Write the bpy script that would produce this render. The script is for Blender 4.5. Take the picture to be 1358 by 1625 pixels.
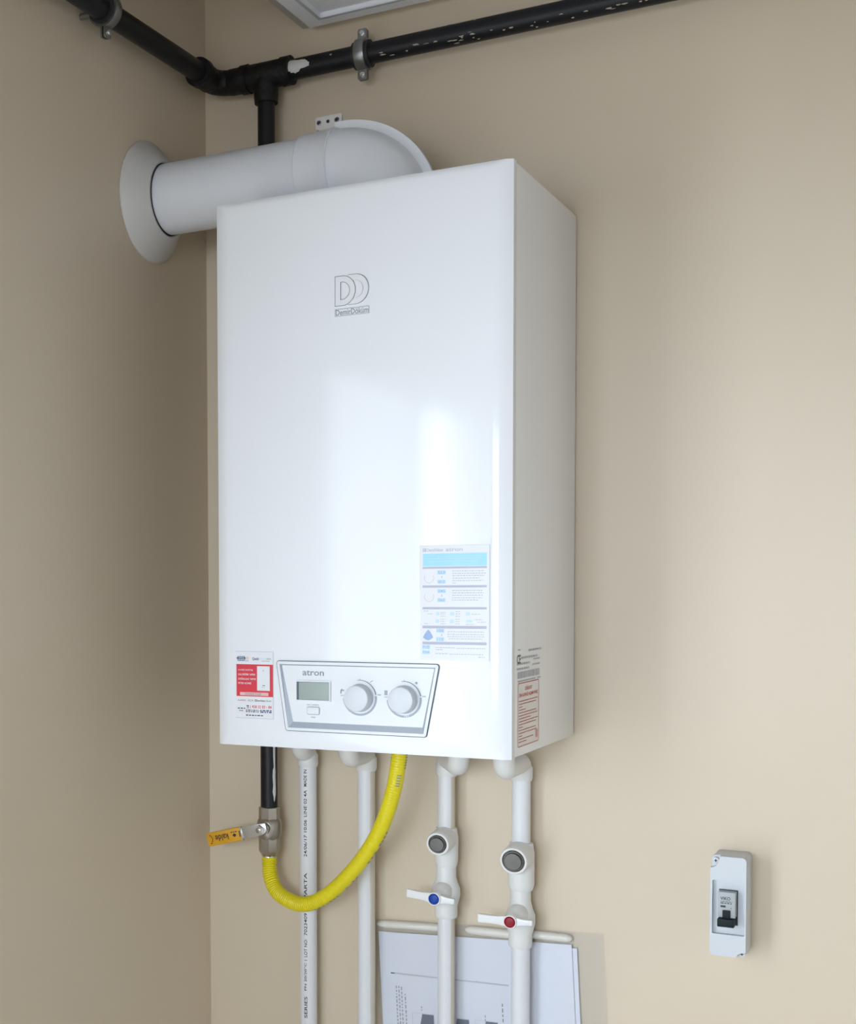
import bpy, bmesh, math, random
from mathutils import Vector, Matrix

random.seed(7)
for o in list(bpy.data.objects):
    bpy.data.objects.remove(o)
SC = bpy.context.scene
COL = SC.collection
PI = math.pi
Z0 = 1.25            # height of the boiler's underside above the floor

# ------------------------------------------------------------------ camera
IW, IH = 1358.0, 1625.0
F_PX, PPX, PPY = 2230.534, 220.559, 1031.955
cd = bpy.data.cameras.new('camera')
cam = bpy.data.objects.new('camera', cd)
COL.objects.link(cam)
rx, ry, rz = -0.0466473, 0.0085355, 0.5388148
R = Matrix.Rotation(rz, 3, 'Z') @ Matrix.Rotation(ry, 3, 'Y') @ Matrix.Rotation(rx, 3, 'X')
M = Matrix.Identity(4)
c0, c1, c2 = R.col[0], R.col[2], -R.col[1]
for i in range(3):
    M[i][0], M[i][1], M[i][2] = c0[i], c1[i], c2[i]
M[0][3], M[1][3], M[2][3] = 1.121096, -2.104216, 0.227982 + Z0
cam.matrix_world = M
cd.sensor_fit = 'HORIZONTAL'
cd.sensor_width = 36.0
cd.lens = F_PX / IW * 36.0
cd.shift_x = (IW / 2 - PPX) / IW
cd.shift_y = (PPY - IH / 2) / IW
cd.clip_start = 0.02
SC.camera = cam

# ------------------------------------------------------------------ light
SC.view_settings.view_transform = 'Standard'
SC.view_settings.look = 'None'
SC.view_settings.gamma = 1.0
SC.view_settings.use_curve_mapping = False
SC.view_settings.exposure = 0.0
w = bpy.data.worlds.new('sky')
SC.world = w
w.use_nodes = True
# overcast sky above, dull ground below the horizon
_nt = w.node_tree
_bg = _nt.nodes['Background']
_tc = _nt.nodes.new('ShaderNodeTexCoord')
_sp = _nt.nodes.new('ShaderNodeSeparateXYZ')
_mr = _nt.nodes.new('ShaderNodeMapRange')
_mr.interpolation_type = 'SMOOTHSTEP'
_mr.inputs['From Min'].default_value = -0.30
_mr.inputs['From Max'].default_value = -0.04
_mx = _nt.nodes.new('ShaderNodeMix')
_mx.data_type = 'RGBA'
_mx.inputs['A'].default_value = (0.14, 0.13, 0.115, 1)
_mx.inputs['B'].default_value = (0.745, 0.86, 1.0, 1)
_nt.links.new(_tc.outputs['Generated'], _sp.inputs[0])
_nt.links.new(_sp.outputs['Z'], _mr.inputs['Value'])
_nt.links.new(_mr.outputs['Result'], _mx.inputs['Factor'])
_nt.links.new(_mx.outputs['Result'], _bg.inputs['Color'])
_bg.inputs['Strength'].default_value = 17.5

DOOR_Y0, DOOR_Y1, DOOR_TOP = -1.18, -2.30, 0.707 + Z0     # balcony door in the left wall
FILL_WIN = (0.15, 1.25, 1.05, 2.02)                            # unseen fill window added in the wall behind the camera: x0, x1, z0, z1
RY = -3.3
LD = (0.765, 0.87, 1.0)


def area(name, loc, rot, sx, sy, power, col, portal=False):
    l = bpy.data.lights.new(name, 'AREA')
    l.shape = 'RECTANGLE'
    l.size, l.size_y = sx, sy
    l.energy = power
    l.color = col
    l.cycles.is_portal = portal
    o = bpy.data.objects.new(name, l)
    o.location = loc
    o.rotation_euler = rot
    COL.objects.link(o)
    return o


# daylight: a lamp stands in for the frosted side lite, the open leaf and the added window let the sky in
area('daylight_side_lite', (-0.06, -1.49, 0.98), (0, -PI / 2, 0), 1.92, 0.58, 18.0, LD)
area('open_door_portal', (-0.11, -2.04, 0.98), (0, -PI / 2, 0), 1.95, 0.46, 1.0, LD, True)
area('fill_window_portal', ((FILL_WIN[0] + FILL_WIN[1]) / 2, RY - 0.11, (FILL_WIN[2] + FILL_WIN[3]) / 2), (PI / 2, 0, 0), FILL_WIN[1] - FILL_WIN[0], FILL_WIN[3] - FILL_WIN[2], 1.0, LD, True)

# ------------------------------------------------------------------ materials
MATS = {}


def rgb(r, g, b):
    def f(c):
        c /= 255.0
        return c / 12.92 if c <= 0.04045 else ((c + 0.055) / 1.055) ** 2.4
    return (f(r), f(g), f(b), 1)


def mat(name, col, rough=0.5, metal=0.0, spec=0.5, coat=0.0, noise=0.0, nscale=20.0, bump=0.0, bscale=200.0, bdist=0.001):
    if name in MATS:
        return MATS[name]
    m = bpy.data.materials.new(name)
    m.use_nodes = True
    nt = m.node_tree
    b = nt.nodes['Principled BSDF']
    b.inputs['Base Color'].default_value = col
    b.inputs['Roughness'].default_value = rough
    b.inputs['Metallic'].default_value = metal
    b.inputs['Specular IOR Level'].default_value = spec
    b.inputs['Coat Weight'].default_value = coat
    tc = nt.nodes.new('ShaderNodeTexCoord')
    nz = nt.nodes.new('ShaderNodeTexNoise')
    nz.inputs['Scale'].default_value = nscale
    nz.inputs['Detail'].default_value = 4
    nt.links.new(tc.outputs['Object'], nz.inputs['Vector'])
    mx = nt.nodes.new('ShaderNodeMix')
    mx.data_type = 'RGBA'
    k = noise
    mx.inputs['A'].default_value = tuple(c * (1 - k) for c in col[:3]) + (1,)
    mx.inputs['B'].default_value = tuple(min(1, c * (1 + k)) for c in col[:3]) + (1,)
    nt.links.new(nz.outputs['Fac'], mx.inputs['Factor'])
    nt.links.new(mx.outputs['Result'], b.inputs['Base Color'])
    if bump > 0:
        n2 = nt.nodes.new('ShaderNodeTexNoise')
        n2.inputs['Scale'].default_value = bscale
        n2.inputs['Detail'].default_value = 3
        nt.links.new(tc.outputs['Object'], n2.inputs['Vector'])
        bp = nt.nodes.new('ShaderNodeBump')
        bp.inputs['Strength'].default_value = bump
        bp.inputs['Distance'].default_value = bdist
        nt.links.new(n2.outputs['Fac'], bp.inputs['Height'])
        nt.links.new(bp.outputs['Normal'], b.inputs['Normal'])
    MATS[name] = m
    return m


def mat_overpaint(name, base, paint, axis_dir, thr, rough=0.35):
    """white pipe whose wall side was brushed over with wall paint (split by local position across the pipe)"""
    m = bpy.data.materials.new(name)
    m.use_nodes = True
    nt = m.node_tree
    b = nt.nodes['Principled BSDF']
    b.inputs['Roughness'].default_value = rough
    tc = nt.nodes.new('ShaderNodeTexCoord')
    dt = nt.nodes.new('ShaderNodeVectorMath')
    dt.operation = 'DOT_PRODUCT'
    dt.inputs[1].default_value = axis_dir
    nt.links.new(tc.outputs['Object'], dt.inputs[0])
    nz = nt.nodes.new('ShaderNodeTexNoise')
    nz.inputs['Scale'].default_value = 18
    nz.inputs['Detail'].default_value = 3
    nt.links.new(tc.outputs['Object'], nz.inputs['Vector'])
    ma = nt.nodes.new('ShaderNodeMath')
    ma.operation = 'MULTIPLY_ADD'
    ma.inputs[1].default_value = 0.004
    nt.links.new(nz.outputs['Fac'], ma.inputs[0])
    nt.links.new(dt.outputs['Value'], ma.inputs[2])
    mr = nt.nodes.new('ShaderNodeMapRange')
    mr.inputs['From Min'].default_value = thr
    mr.inputs['From Max'].default_value = thr + 0.0012
    nt.links.new(ma.outputs[0], mr.inputs['Value'])
    mx = nt.nodes.new('ShaderNodeMix')
    mx.data_type = 'RGBA'
    mx.inputs['A'].default_value = base
    mx.inputs['B'].default_value = paint
    nt.links.new(mr.outputs['Result'], mx.inputs['Factor'])
    nt.links.new(mx.outputs['Result'], b.inputs['Base Color'])
    return m


C_WALL = (0.67, 0.562, 0.42, 1)
wall_m = mat('beige wall paint', C_WALL, 0.42, noise=0.03, nscale=3.0, bump=0.12, bscale=60, bdist=0.002)
ceil_m = mat('darkened ceiling paint', (0.16, 0.15, 0.14, 1), 0.8, noise=0.03)  # unseen ceiling, colour darkened to cut bounce onto the upper walls
floor_m = mat('floor tile', (0.40, 0.38, 0.35, 1), 0.35, noise=0.06, nscale=6)
upvc_m = mat('white door frame', (0.8, 0.8, 0.8, 1), 0.3)
enamel = mat('white enamel', (0.83, 0.835, 0.845, 1), 0.09, spec=0.26, noise=0.006)
enamel_side_lit = mat('white enamel side lightened', (0.91, 0.91, 0.915, 1), 0.33, noise=0.006)  # same enamel, lightened on the casing to make up for weak side light
panel_w = mat('panel white', (0.80, 0.81, 0.82, 1), 0.4, spec=0.3)
flue_w = mat('white lacquered flue', (0.78, 0.79, 0.82, 1), 0.32, noise=0.02, nscale=30)
flange_w = mat('aged white plastic', (0.62, 0.595, 0.565, 1), 0.45, noise=0.03, nscale=25)
ppr = mat('white plastic pipe', (0.76, 0.76, 0.77, 1), 0.36, noise=0.02, nscale=14)
ppr_cream = mat('cream plastic fitting', (0.77, 0.76, 0.735, 1), 0.42, noise=0.03, nscale=18)
black_p = mat('black pipe paint', (0.009, 0.009, 0.011, 1), 0.42, spec=0.3, noise=0.3, nscale=60, bump=0.25, bscale=160, bdist=0.0008)
black_lumpy = mat('black sealed fitting', (0.009, 0.008, 0.008, 1), 0.55, spec=0.3, noise=0.3, nscale=50, bump=0.8, bscale=90, bdist=0.003)
white_splash = mat('white plaster splash', (0.62, 0.60, 0.57, 1), 0.8, noise=0.1, nscale=80)
zinc = mat('zinc plated steel', (0.28, 0.28, 0.27, 1), 0.35, metal=0.9, noise=0.15, nscale=60)
zinc_b = mat('bright zinc steel', (0.70, 0.71, 0.72, 1), 0.25, metal=0.9, noise=0.1, nscale=60)
nickel = mat('nickel plated brass', (0.42, 0.38, 0.335, 1), 0.32, metal=0.95, noise=0.1, nscale=40)
plug_m = mat('dark chrome plug', (0.13, 0.125, 0.115, 1), 0.36, metal=0.95, noise=0.15, nscale=90)
rubber = mat('black rubber', (0.015, 0.015, 0.016, 1), 0.6)
dark_m = mat('dark hole', (0.02, 0.02, 0.024, 1), 0.6)
yellow = mat('yellow hose coat', (0.78, 0.66, 0.01, 1), 0.33, noise=0.06, nscale=30)
orange = mat('orange lever grip', (0.72, 0.36, 0.015, 1), 0.4, noise=0.08, nscale=60)
ink = mat('black ink', (0.02, 0.02, 0.025, 1), 0.5)
ink_grey = mat('grey ink', (0.26, 0.28, 0.32, 1), 0.5)
ink_lgrey = mat('pale grey ink', (0.50, 0.52, 0.56, 1), 0.5)
bar_m = mat('lilac grey bar', (0.45, 0.46, 0.55, 1), 0.5)
cyan_m = mat('cyan print', (0.36, 0.70, 0.85, 1), 0.5, noise=0.08, nscale=60)
cyan_l = mat('pale cyan print', (0.55, 0.72, 0.83, 1), 0.5)
blue_blob = mat('blue print', (0.30, 0.42, 0.64, 1), 0.5, noise=0.2, nscale=90)
red_m = mat('red print', (0.68, 0.03, 0.05, 1), 0.4, noise=0.06)
red_ink = mat('red ink', (0.55, 0.12, 0.10, 1), 0.5)
pink_paper = mat('pinkish label', (0.90, 0.87, 0.85, 1), 0.5)
navy_ink = mat('navy ink', (0.02, 0.03, 0.16, 1), 0.5)
paper_w = mat('white label paper', (0.80, 0.80, 0.81, 1), 0.55, spec=0.25)
doc_m = mat('bluish white copy paper', (0.72, 0.74, 0.82, 1), 0.45, noise=0.02, nscale=8)
lcd_m = mat('lcd green grey', (0.30, 0.36, 0.32, 1), 0.2, spec=0.6)
silver = mat('silver grey plastic', (0.36, 0.39, 0.44, 1), 0.42)
groove = mat('dark groove', (0.10, 0.115, 0.14, 1), 0.5)
knob_m = mat('knob plastic', (0.66, 0.67, 0.70, 1), 0.35)
knob_side = mat('knob skirt', (0.45, 0.48, 0.53, 1), 0.4)
emb_fill = mat('emblem silver', (0.82, 0.82, 0.82, 1), 0.3, metal=0.1)
brk_w = mat('breaker box white', (0.62, 0.64, 0.66, 1), 0.45, noise=0.02)
brk_g = mat('breaker grey', (0.42, 0.44, 0.44, 1), 0.45)
toggle_m = mat('toggle black', (0.010, 0.016, 0.018, 1), 0.55, spec=0.2)
valve_w = mat('valve handle white', (0.84, 0.84, 0.83, 1), 0.3)
blue_c = mat('blue cap', (0.006, 0.05, 0.33, 1), 0.35, spec=0.3)
red_c = mat('red cap', (0.27, 0.008, 0.02, 1), 0.35, spec=0.3)
cab_m = mat('white cabinet paint', (0.84, 0.84, 0.86, 1), 0.4, noise=0.06, nscale=14)

# transparent document sleeve
sl = bpy.data.materials.new('clear plastic sleeve')
sl.use_nodes = True
nt = sl.node_tree
pb = nt.nodes['Principled BSDF']
pb.inputs['Base Color'].default_value = (0.62, 0.61, 0.58, 1)
pb.inputs['Roughness'].default_value = 0.22
tr = nt.nodes.new('ShaderNodeBsdfTransparent')
tr.inputs[0].default_value = (1.0, 1.0, 1.0, 1)
mxs = nt.nodes.new('ShaderNodeMixShader')
mxs.inputs[0].default_value = 0.05
nt.links.new(tr.outputs[0], mxs.inputs[1])
nt.links.new(pb.outputs[0], mxs.inputs[2])
nt.links.new(mxs.outputs[0], nt.nodes['Material Output'].inputs[0])
sleeve_m = sl
hem_m = mat('milky sleeve hem', (0.74, 0.71, 0.64, 1), 0.3)


# ------------------------------------------------------------------ mesh helpers (z is measured from the boiler's underside)
def tag(o, label=None, cat=None, group=None, kind=None):
    if label: o['label'] = label
    if cat: o['category'] = cat
    if group: o['group'] = group
    if kind: o['kind'] = kind
    return o


def thing(name, loc, label, cat, group=None):
    o = bpy.data.objects.new(name, None)
    o.empty_display_size = 0.05
    o.location = (loc[0], loc[1], loc[2] + Z0)
    COL.objects.link(o)
    return tag(o, label, cat, group)


def wloc(o):
    v = Vector((0, 0, 0))
    while o is not None:
        v += Vector(o.location)
        o = o.parent
    return v


class MB:
    def __init__(s):
        s.v, s.f = [], []

    def add(s, vs, fs):
        n = len(s.v)
        s.v += [tuple(v) for v in vs]
        s.f += [tuple(i + n for i in f) for f in fs]
        return s

    def box(s, x0, x1, y0, y1, z0, z1):
        vs = [(x, y, z) for x in (x0, x1) for y in (y0, y1) for z in (z0, z1)]
        return s.add(vs, [(0, 1, 3, 2), (4, 6, 7, 5), (0, 4, 5, 1), (2, 3, 7, 6), (0, 2, 6, 4), (1, 5, 7, 3)])

    def tube(s, pts, rad, seg=24, caps=True):
        pts = [Vector(p) for p in pts]
        n = len(pts)
        rads = rad if isinstance(rad, (list, tuple)) else [rad] * n
        tang = []
        for i in range(n):
            a = pts[max(0, i - 1)]
            b = pts[min(n - 1, i + 1)]
            t = b - a
            tang.append(t.normalized() if t.length > 1e-9 else (tang[-1] if tang else Vector((0, 0, 1))))
        t0 = tang[0]
        ref = Vector((0, 0, 1)) if abs(t0.z) < 0.9 else Vector((0, 1, 0))
        nrm = (ref - t0 * ref.dot(t0)).normalized()
        vs, fs = [], []
        for i in range(n):
            t = tang[i]
            nrm = (nrm - t * nrm.dot(t)).normalized()
            bn = t.cross(nrm)
            for k in range(seg):
                a = 2 * PI * k / seg
                vs.append(pts[i] + (nrm * math.cos(a) + bn * math.sin(a)) * rads[i])
        for i in range(n - 1):
            for k in range(seg):
                k2 = (k + 1) % seg
                fs.append((i * seg + k, i * seg + k2, (i + 1) * seg + k2, (i + 1) * seg + k))
        if caps:
            fs.append(tuple(range(seg))[::-1])
            fs.append(tuple((n - 1) * seg + k for k in range(seg)))
        return s.add(vs, fs)

    def lathe(s, origin, axis, prof, seg=32, twist=0.0):
        """prof: list of (distance along axis, radius)"""
        o, a = Vector(origin), Vector(axis).normalized()
        ref = Vector((0, 0, 1)) if abs(a.z) < 0.9 else Vector((1, 0, 0))
        n = (ref - a * ref.dot(a)).normalized()
        b = a.cross(n)
        vs, fs = [], []
        for d, r in prof:
            for k in range(seg):
                t = 2 * PI * k / seg + twist
                vs.append(o + a * d + (n * math.cos(t) + b * math.sin(t)) * max(r, 1e-5))
        for i in range(len(prof) - 1):
            for k in range(seg):
                k2 = (k + 1) % seg
                fs.append((i * seg + k, i * seg + k2, (i + 1) * seg + k2, (i + 1) * seg + k))
        fs.append(tuple(range(seg))[::-1])
        fs.append(tuple((len(prof) - 1) * seg + k for k in range(seg)))
        return s.add(vs, fs)

    def prism(s, poly, o, u, v, d):
        """polygon (list of 2D) in plane o,u,v extruded along vector d"""
        o, u, v, d = Vector(o), Vector(u), Vector(v), Vector(d)
        n = len(poly)
        vs = [o + u * a + v * b for a, b in poly] + [o + u * a + v * b + d for a, b in poly]
        fs = [tuple(range(n)), tuple(range(n, 2 * n))[::-1]]
        fs += [(i, (i + 1) % n, n + (i + 1) % n, n + i) for i in range(n)]
        return s.add(vs, fs)

    def build(s, name, m, parent=None, smooth=True, angle=35, bevel=0.0, bseg=2, origin=None):
        if parent is not None:
            off = wloc(parent)
        else:
            off = Vector((0, 0, 0)) if origin is None else Vector((origin[0], origin[1], origin[2] + Z0))
        me = bpy.data.meshes.new(name)
        me.from_pydata([(x - off.x, y - off.y, z + Z0 - off.z) for x, y, z in s.v], [], s.f)
        bm = bmesh.new()
        bm.from_mesh(me)
        bmesh.ops.recalc_face_normals(bm, faces=bm.faces)
        if bevel > 0:
            es = [e for e in bm.edges if len(e.link_faces) == 2 and e.calc_face_angle(0) > 0.6]
            bmesh.ops.bevel(bm, geom=es, offset=bevel, segments=bseg, affect='EDGES', profile=0.5, clamp_overlap=True)
        bm.to_mesh(me)
        bm.free()
        if smooth:
            for p in me.polygons:
                p.use_smooth = True
            me.set_sharp_from_angle(angle=math.radians(angle))
        me.materials.append(m)
        o = bpy.data.objects.new(name, me)
        COL.objects.link(o)
        if parent is not None:
            o.parent = parent
        else:
            o.location = off
        return o


def fillet(pts, r, n=10):
    """round the inner corners of a polyline"""
    pts = [Vector(p) for p in pts]
    out = [pts[0]]
    for i in range(1, len(pts) - 1):
        p, a, b = pts[i], (pts[i - 1] - pts[i]), (pts[i + 1] - pts[i])
        la, lb = a.length, b.length
        a.normalize(); b.normalize()
        ang = a.angle(b)
        t = min(r / math.tan(ang / 2), la * 0.49, lb * 0.49)
        rr = t * math.tan(ang / 2)
        bis = (a + b).normalized()
        c = p + bis * (rr / math.sin(ang / 2))
        s0, s1 = p + a * t - c, p + b * t - c
        tot = s0.angle(s1)
        for k in range(n + 1):
            f = k / n
            out.append(c + (s0 * math.sin((1 - f) * tot) + s1 * math.sin(f * tot)) / math.sin(tot))
    out.append(pts[-1])
    return out


def catmull(pts, n=12):
    pts = [Vector(p) for p in pts]
    P = [pts[0] * 2 - pts[1]] + pts + [pts[-1] * 2 - pts[-2]]
    out = []
    for i in range(1, len(P) - 2):
        p0, p1, p2, p3 = P[i - 1:i + 3]
        for k in range(n):
            t = k / n
            out.append(0.5 * ((2 * p1) + (p2 - p0) * t + (2 * p0 - 5 * p1 + 4 * p2 - p3) * t * t + (3 * p1 - p0 - 3 * p2 + p3) * t ** 3))
    out.append(pts[-1])
    return out


def rrect(x0, x1, y0, y1, r, n=5):
    out = []
    for cx, cy, a0 in ((x1 - r, y1 - r, 0), (x0 + r, y1 - r, PI / 2), (x0 + r, y0 + r, PI), (x1 - r, y0 + r, 1.5 * PI)):
        for k in range(n + 1):
            a = a0 + PI / 2 * k / n
            out.append((cx + r * math.cos(a), cy + r * math.sin(a)))
    return out


def text_polys(body, res=3, bold=0.012):
    cu = bpy.data.curves.new('t', 'FONT')
    cu.body = body
    cu.resolution_u = res
    cu.offset = bold
    ob = bpy.data.objects.new('t', cu)
    me = bpy.data.meshes.new_from_object(ob)
    vs = [(v.co.x, v.co.y) for v in me.vertices]
    fs = [tuple(p.vertices) for p in me.polygons]
    bpy.data.objects.remove(ob)
    bpy.data.curves.remove(cu)
    bpy.data.meshes.remove(me)
    return vs, fs


class Print:
    """flat print collected in a plane o,u,v, lifted by lift along n"""
    def __init__(s, o, u, v, n, lift):
        s.o, s.u, s.v, s.n, s.lift = Vector(o), Vector(u), Vector(v), Vector(n), lift
        s.mb = MB()
        s.texts = []

    def P(s, a, b):
        return s.o + s.u * a + s.v * b + s.n * s.lift

    def rect(s, a0, b0, a1, b1):
        s.mb.add([s.P(a0, b0), s.P(a1, b0), s.P(a1, b1), s.P(a0, b1)], [(0, 1, 2, 3)])
        return s

    def poly(s, pts):
        s.mb.add([s.P(a, b) for a, b in pts], [tuple(range(len(pts)))])
        return s

    def disc(s, a, b, r, n=28, sq=1.0):
        return s.poly([(a + r * sq * math.cos(2 * PI * k / n), b + r * math.sin(2 * PI * k / n)) for k in range(n)])

    def arc(s, a, b, r0, r1, d0, d1, n=40):
        vs, fs = [], []
        for k in range(n + 1):
            t = math.radians(d0 + (d1 - d0) * k / n)
            vs += [s.P(a + r0 * math.cos(t), b + r0 * math.sin(t)), s.P(a + r1 * math.cos(t), b + r1 * math.sin(t))]
        for k in range(n):
            fs.append((2 * k, 2 * k + 1, 2 * k + 3, 2 * k + 2))
        s.mb.add(vs, fs)
        return s

    def loop(s, outer, inner):
        n = len(outer)
        vs = [s.P(*p) for p in outer] + [s.P(*p) for p in inner]
        s.mb.add(vs, [(i, (i + 1) % n, n + (i + 1) % n, n + i) for i in range(n)])
        return s

    def text(s, body, a0, b0, a1, b1, rot=0, mapf=None):
        vs, fs = text_polys(body)
        if not vs:
            return s
        x0, x1 = min(v[0] for v in vs), max(v[0] for v in vs)
        y0, y1 = min(v[1] for v in vs), max(v[1] for v in vs)
        q = []
        for x, y in vs:
            fx, fy = (x - x0) / (x1 - x0), (y - y0) / max(1e-9, y1 - y0)
            if rot == 180:
                fx, fy = 1 - fx, 1 - fy
            elif rot == 90:
                fx, fy = 1 - fy, fx
            a, b = a0 + (a1 - a0) * fx, b0 + (b1 - b0) * fy
            q.append(mapf(a, b) if mapf else s.P(a, b))
        s.texts.append(MB().add(q, fs))
        return s

    def fine(s, a0, a1, b, h, seed=0, fill=1.0, vertical=False):
        rnd = random.Random(seed)
        x = a0
        end = a0 + (a1 - a0) * fill
        d = 1 if a1 > a0 else -1
        while (end - x) * d > h * 0.6:
            wd = min(h * rnd.uniform(1.2, 3.6), abs(end - x))
            if vertical:
                s.rect(b - h / 2, x, b + h / 2, x + d * wd)
            else:
                s.rect(x, b - h / 2, x + d * wd, b + h / 2)
            x += d * (wd + h * (1.5 if vertical else 0.9))
        return s

    def build(s, name, m, parent, **k):
        o = s.mb.build(name, m, parent, smooth=False, **k) if s.mb.v else None
        for t in s.texts:
            t.build('lettering', m, parent, smooth=False)
        return o


# ================================================================== the room
RX, FZ, CZ = 2.55, -Z0, 1.38
T = 0.12


def struct(name, mb, m, **k):
    return tag(mb.build(name, m, None, **k), kind='structure')


tag(struct('wall_back', MB().box(-T, RX + T, 0, T, FZ, CZ), wall_m, smooth=False), 'smooth beige painted wall behind the boiler')
wl = MB()
wl.box(-T, 0, DOOR_Y0, 0, FZ, CZ)
wl.box(-T, 0, RY, DOOR_Y1, FZ, CZ)
wl.box(-T, 0, DOOR_Y1, DOOR_Y0, DOOR_TOP - Z0, CZ)
tag(struct('wall_left', wl, wall_m, smooth=False), 'shaded beige painted wall the flue passes through')
tag(struct('wall_right', MB().box(RX, RX + T, RY, 0, FZ, CZ), mat('pale bounce wall paint', (0.80, 0.79, 0.76, 1), 0.6, noise=0.03), smooth=False), 'unseen wall opposite the balcony door, made pale for bounce light')  # paler than the other walls to bounce light onto the boiler side
wf = MB()
wz0, wz1 = FILL_WIN[2] - Z0, FILL_WIN[3] - Z0
wf.box(-T, FILL_WIN[0], RY - T, RY, FZ, CZ)
wf.box(FILL_WIN[1], RX + T, RY - T, RY, FZ, CZ)
wf.box(FILL_WIN[0], FILL_WIN[1], RY - T, RY, FZ, wz0)
wf.box(FILL_WIN[0], FILL_WIN[1], RY - T, RY, wz1, CZ)
w1 = MB()
for a in ((FILL_WIN[0], FILL_WIN[0] + .045, wz0, wz1), (FILL_WIN[1] - .045, FILL_WIN[1], wz0, wz1), (FILL_WIN[0], FILL_WIN[1], wz0, wz0 + .045), (FILL_WIN[0], FILL_WIN[1], wz1 - .045, wz1), (.68, .72, wz0, wz1)):
    w1.box(a[0], a[1], RY - .09, RY - .02, a[2], a[3])
tag(struct('fill_window_1', w1, upvc_m, smooth=False), 'unseen white framed window added behind the camera for fill light')
tag(struct('wall_front', wf, wall_m, smooth=False), 'beige painted wall at the back of the room')
tag(struct('floor', MB().box(-T, RX + T, RY - T, T, FZ - 0.1, FZ), floor_m, smooth=False), 'pale floor of the room')
tag(struct('ceiling', MB().box(-T, RX + T, RY - T, T, CZ, CZ + 0.1), ceil_m, smooth=False), 'unseen ceiling of the room, darkened to cut bounce light')
dz = DOOR_TOP - Z0
fr = MB()
fr.box(-0.10, -0.03, DOOR_Y0 - 0.04, DOOR_Y0, FZ, dz)
fr.box(-0.10, -0.03, DOOR_Y1, DOOR_Y1 + 0.04, FZ, dz)
fr.box(-0.10, -0.03, DOOR_Y1, DOOR_Y0, dz - 0.04, dz)
fr.box(-0.10, -0.03, -1.82, -1.78, FZ, dz - 0.04)
fr.box(-0.10, -0.08, -1.80, DOOR_Y0, FZ, dz - 0.02)  # solid panel added behind the side lite lamp to block the sky
tag(struct('door_1', fr, upvc_m, smooth=False), 'white frame of the open balcony door, with an added sky-blocking panel')

# ================================================================== boiler
BX0, BW, H, D = 0.19069, 0.42, 0.75737, 0.32608
BX1 = BX0 + BW
BUL = 0.008
YF = -(D + BUL)
boiler = thing('gas_boiler', ((BX0 + BX1) / 2, -D / 2, 0), 'white wall-hung gas boiler with two round dials', 'boiler')


def cover_depth(x, z):
    def e(d, wd):
        t = min(1, max(0, d / wd))
        return 1 - (1 - t) ** 1.8
    k = min(e(x - BX0, 0.022), e(BX1 - x, 0.025), 0.45 + 0.55 * e(z, 0.02), 0.6 + 0.4 * e(H - z, 0.008))
    return -D - BUL * k


xs = [BX0 + d for d in (0, .003, .006, .010, .014, .018, .0225)] + [BX0 + .03 + (BW - .06) * i / 14 for i in range(15)] + [BX1 - d for d in (.0255, .02, .015, .010, .006, .003, 0)]
zs = [0, .003, .007, .012, .017, .0205] + [.03 + (H - .05) * i / 20 for i in range(21)] + [H - .0085, H - .005, H - .002, H]
mb = MB()
nx, nz_ = len(xs), len(zs)
mb.add([(x, cover_depth(x, z), z) for z in zs for x in xs],
       [(j * nx + i, j * nx + i + 1, (j + 1) * nx + i + 1, (j + 1) * nx + i) for j in range(nz_ - 1) for i in range(nx - 1)])
YB = -D + 0.012
border = [(x, 0) for x in xs] + [(BX1, z) for z in zs[1:]] + [(x, H) for x in xs[::-1][1:]] + [(BX0, z) for z in zs[::-1][1:-1]]
n = len(border)
mb.add([(x, cover_depth(x, z), z) for x, z in border] + [(x, YB, z) for x, z in border],
       [(i, (i + 1) % n, n + (i + 1) % n, n + i) for i in range(n)])
mb.build('front_cover', enamel, boiler, angle=40)
MB().box(BX0 + .0006, BX1 - .0006, -D + .0125, -.004, 0.0006, H - .0006).build('casing', enamel_side_lit, boiler, bevel=.002)

# emblem
em = MB()


def dshape(x0, x1, z0, z1, n=14, frac=.62):
    r = (z1 - z0) / 2
    cx = x1 - (x1 - x0) * frac
    rx_ = x1 - cx
    pts = [(x0, z0), (cx, z0)]
    pts += [(cx + rx_ * math.cos(a), (z0 + z1) / 2 + r * math.sin(a)) for a in [-PI / 2 + PI * k / n for k in range(1, n)]]
    pts += [(cx, z1), (x0, z1)]
    return pts


def inset_d(x0, x1, z0, z1, t):
    return dshape(x0 + t, x1 - t * 1.05, z0 + t * 1.05, z1 - t * 1.05, frac=.80)


def dring(mbx, outer, inner, y0, y1):
    n = len(outer)
    A = [(x, y1, z) for x, z in outer]; B = [(x, y1, z) for x, z in inner]
    C = [(x, y0, z) for x, z in outer]; Dd = [(x, y0, z) for x, z in inner]
    q = lambda i: (i + 1) % n
    fs = []
    for i in range(n):
        fs += [(i, q(i), n + q(i), n + i), (i, 2 * n + i, 2 * n + q(i), q(i)), (n + i, n + q(i), 3 * n + q(i), 3 * n + i)]
    mbx.add(A + B + C + Dd, fs)


EX0, EX1, EZ0, EZ1 = .373, .4213, .5975, .6375
emb = MB().prism(rrect(EX0 - .0002, EX1 + .0002, .5842, .5940, .0004, 2), (0, YF, 0), (1, 0, 0), (0, 0, 1), (0, -.0006, 0)).build('emblem', emb_fill, boiler, smooth=False)
d1 = (EX0, EX0 + .0295, EZ0, EZ1)
d2 = (EX0 + .0185, EX1, EZ0 + .0005, EZ1 + .0005)
m1 = MB(); dring(m1, dshape(*d1), inset_d(*d1, .0078), YF, YF - .0012); m1.build('emblem_letter', emb_fill, emb, angle=25)
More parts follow.
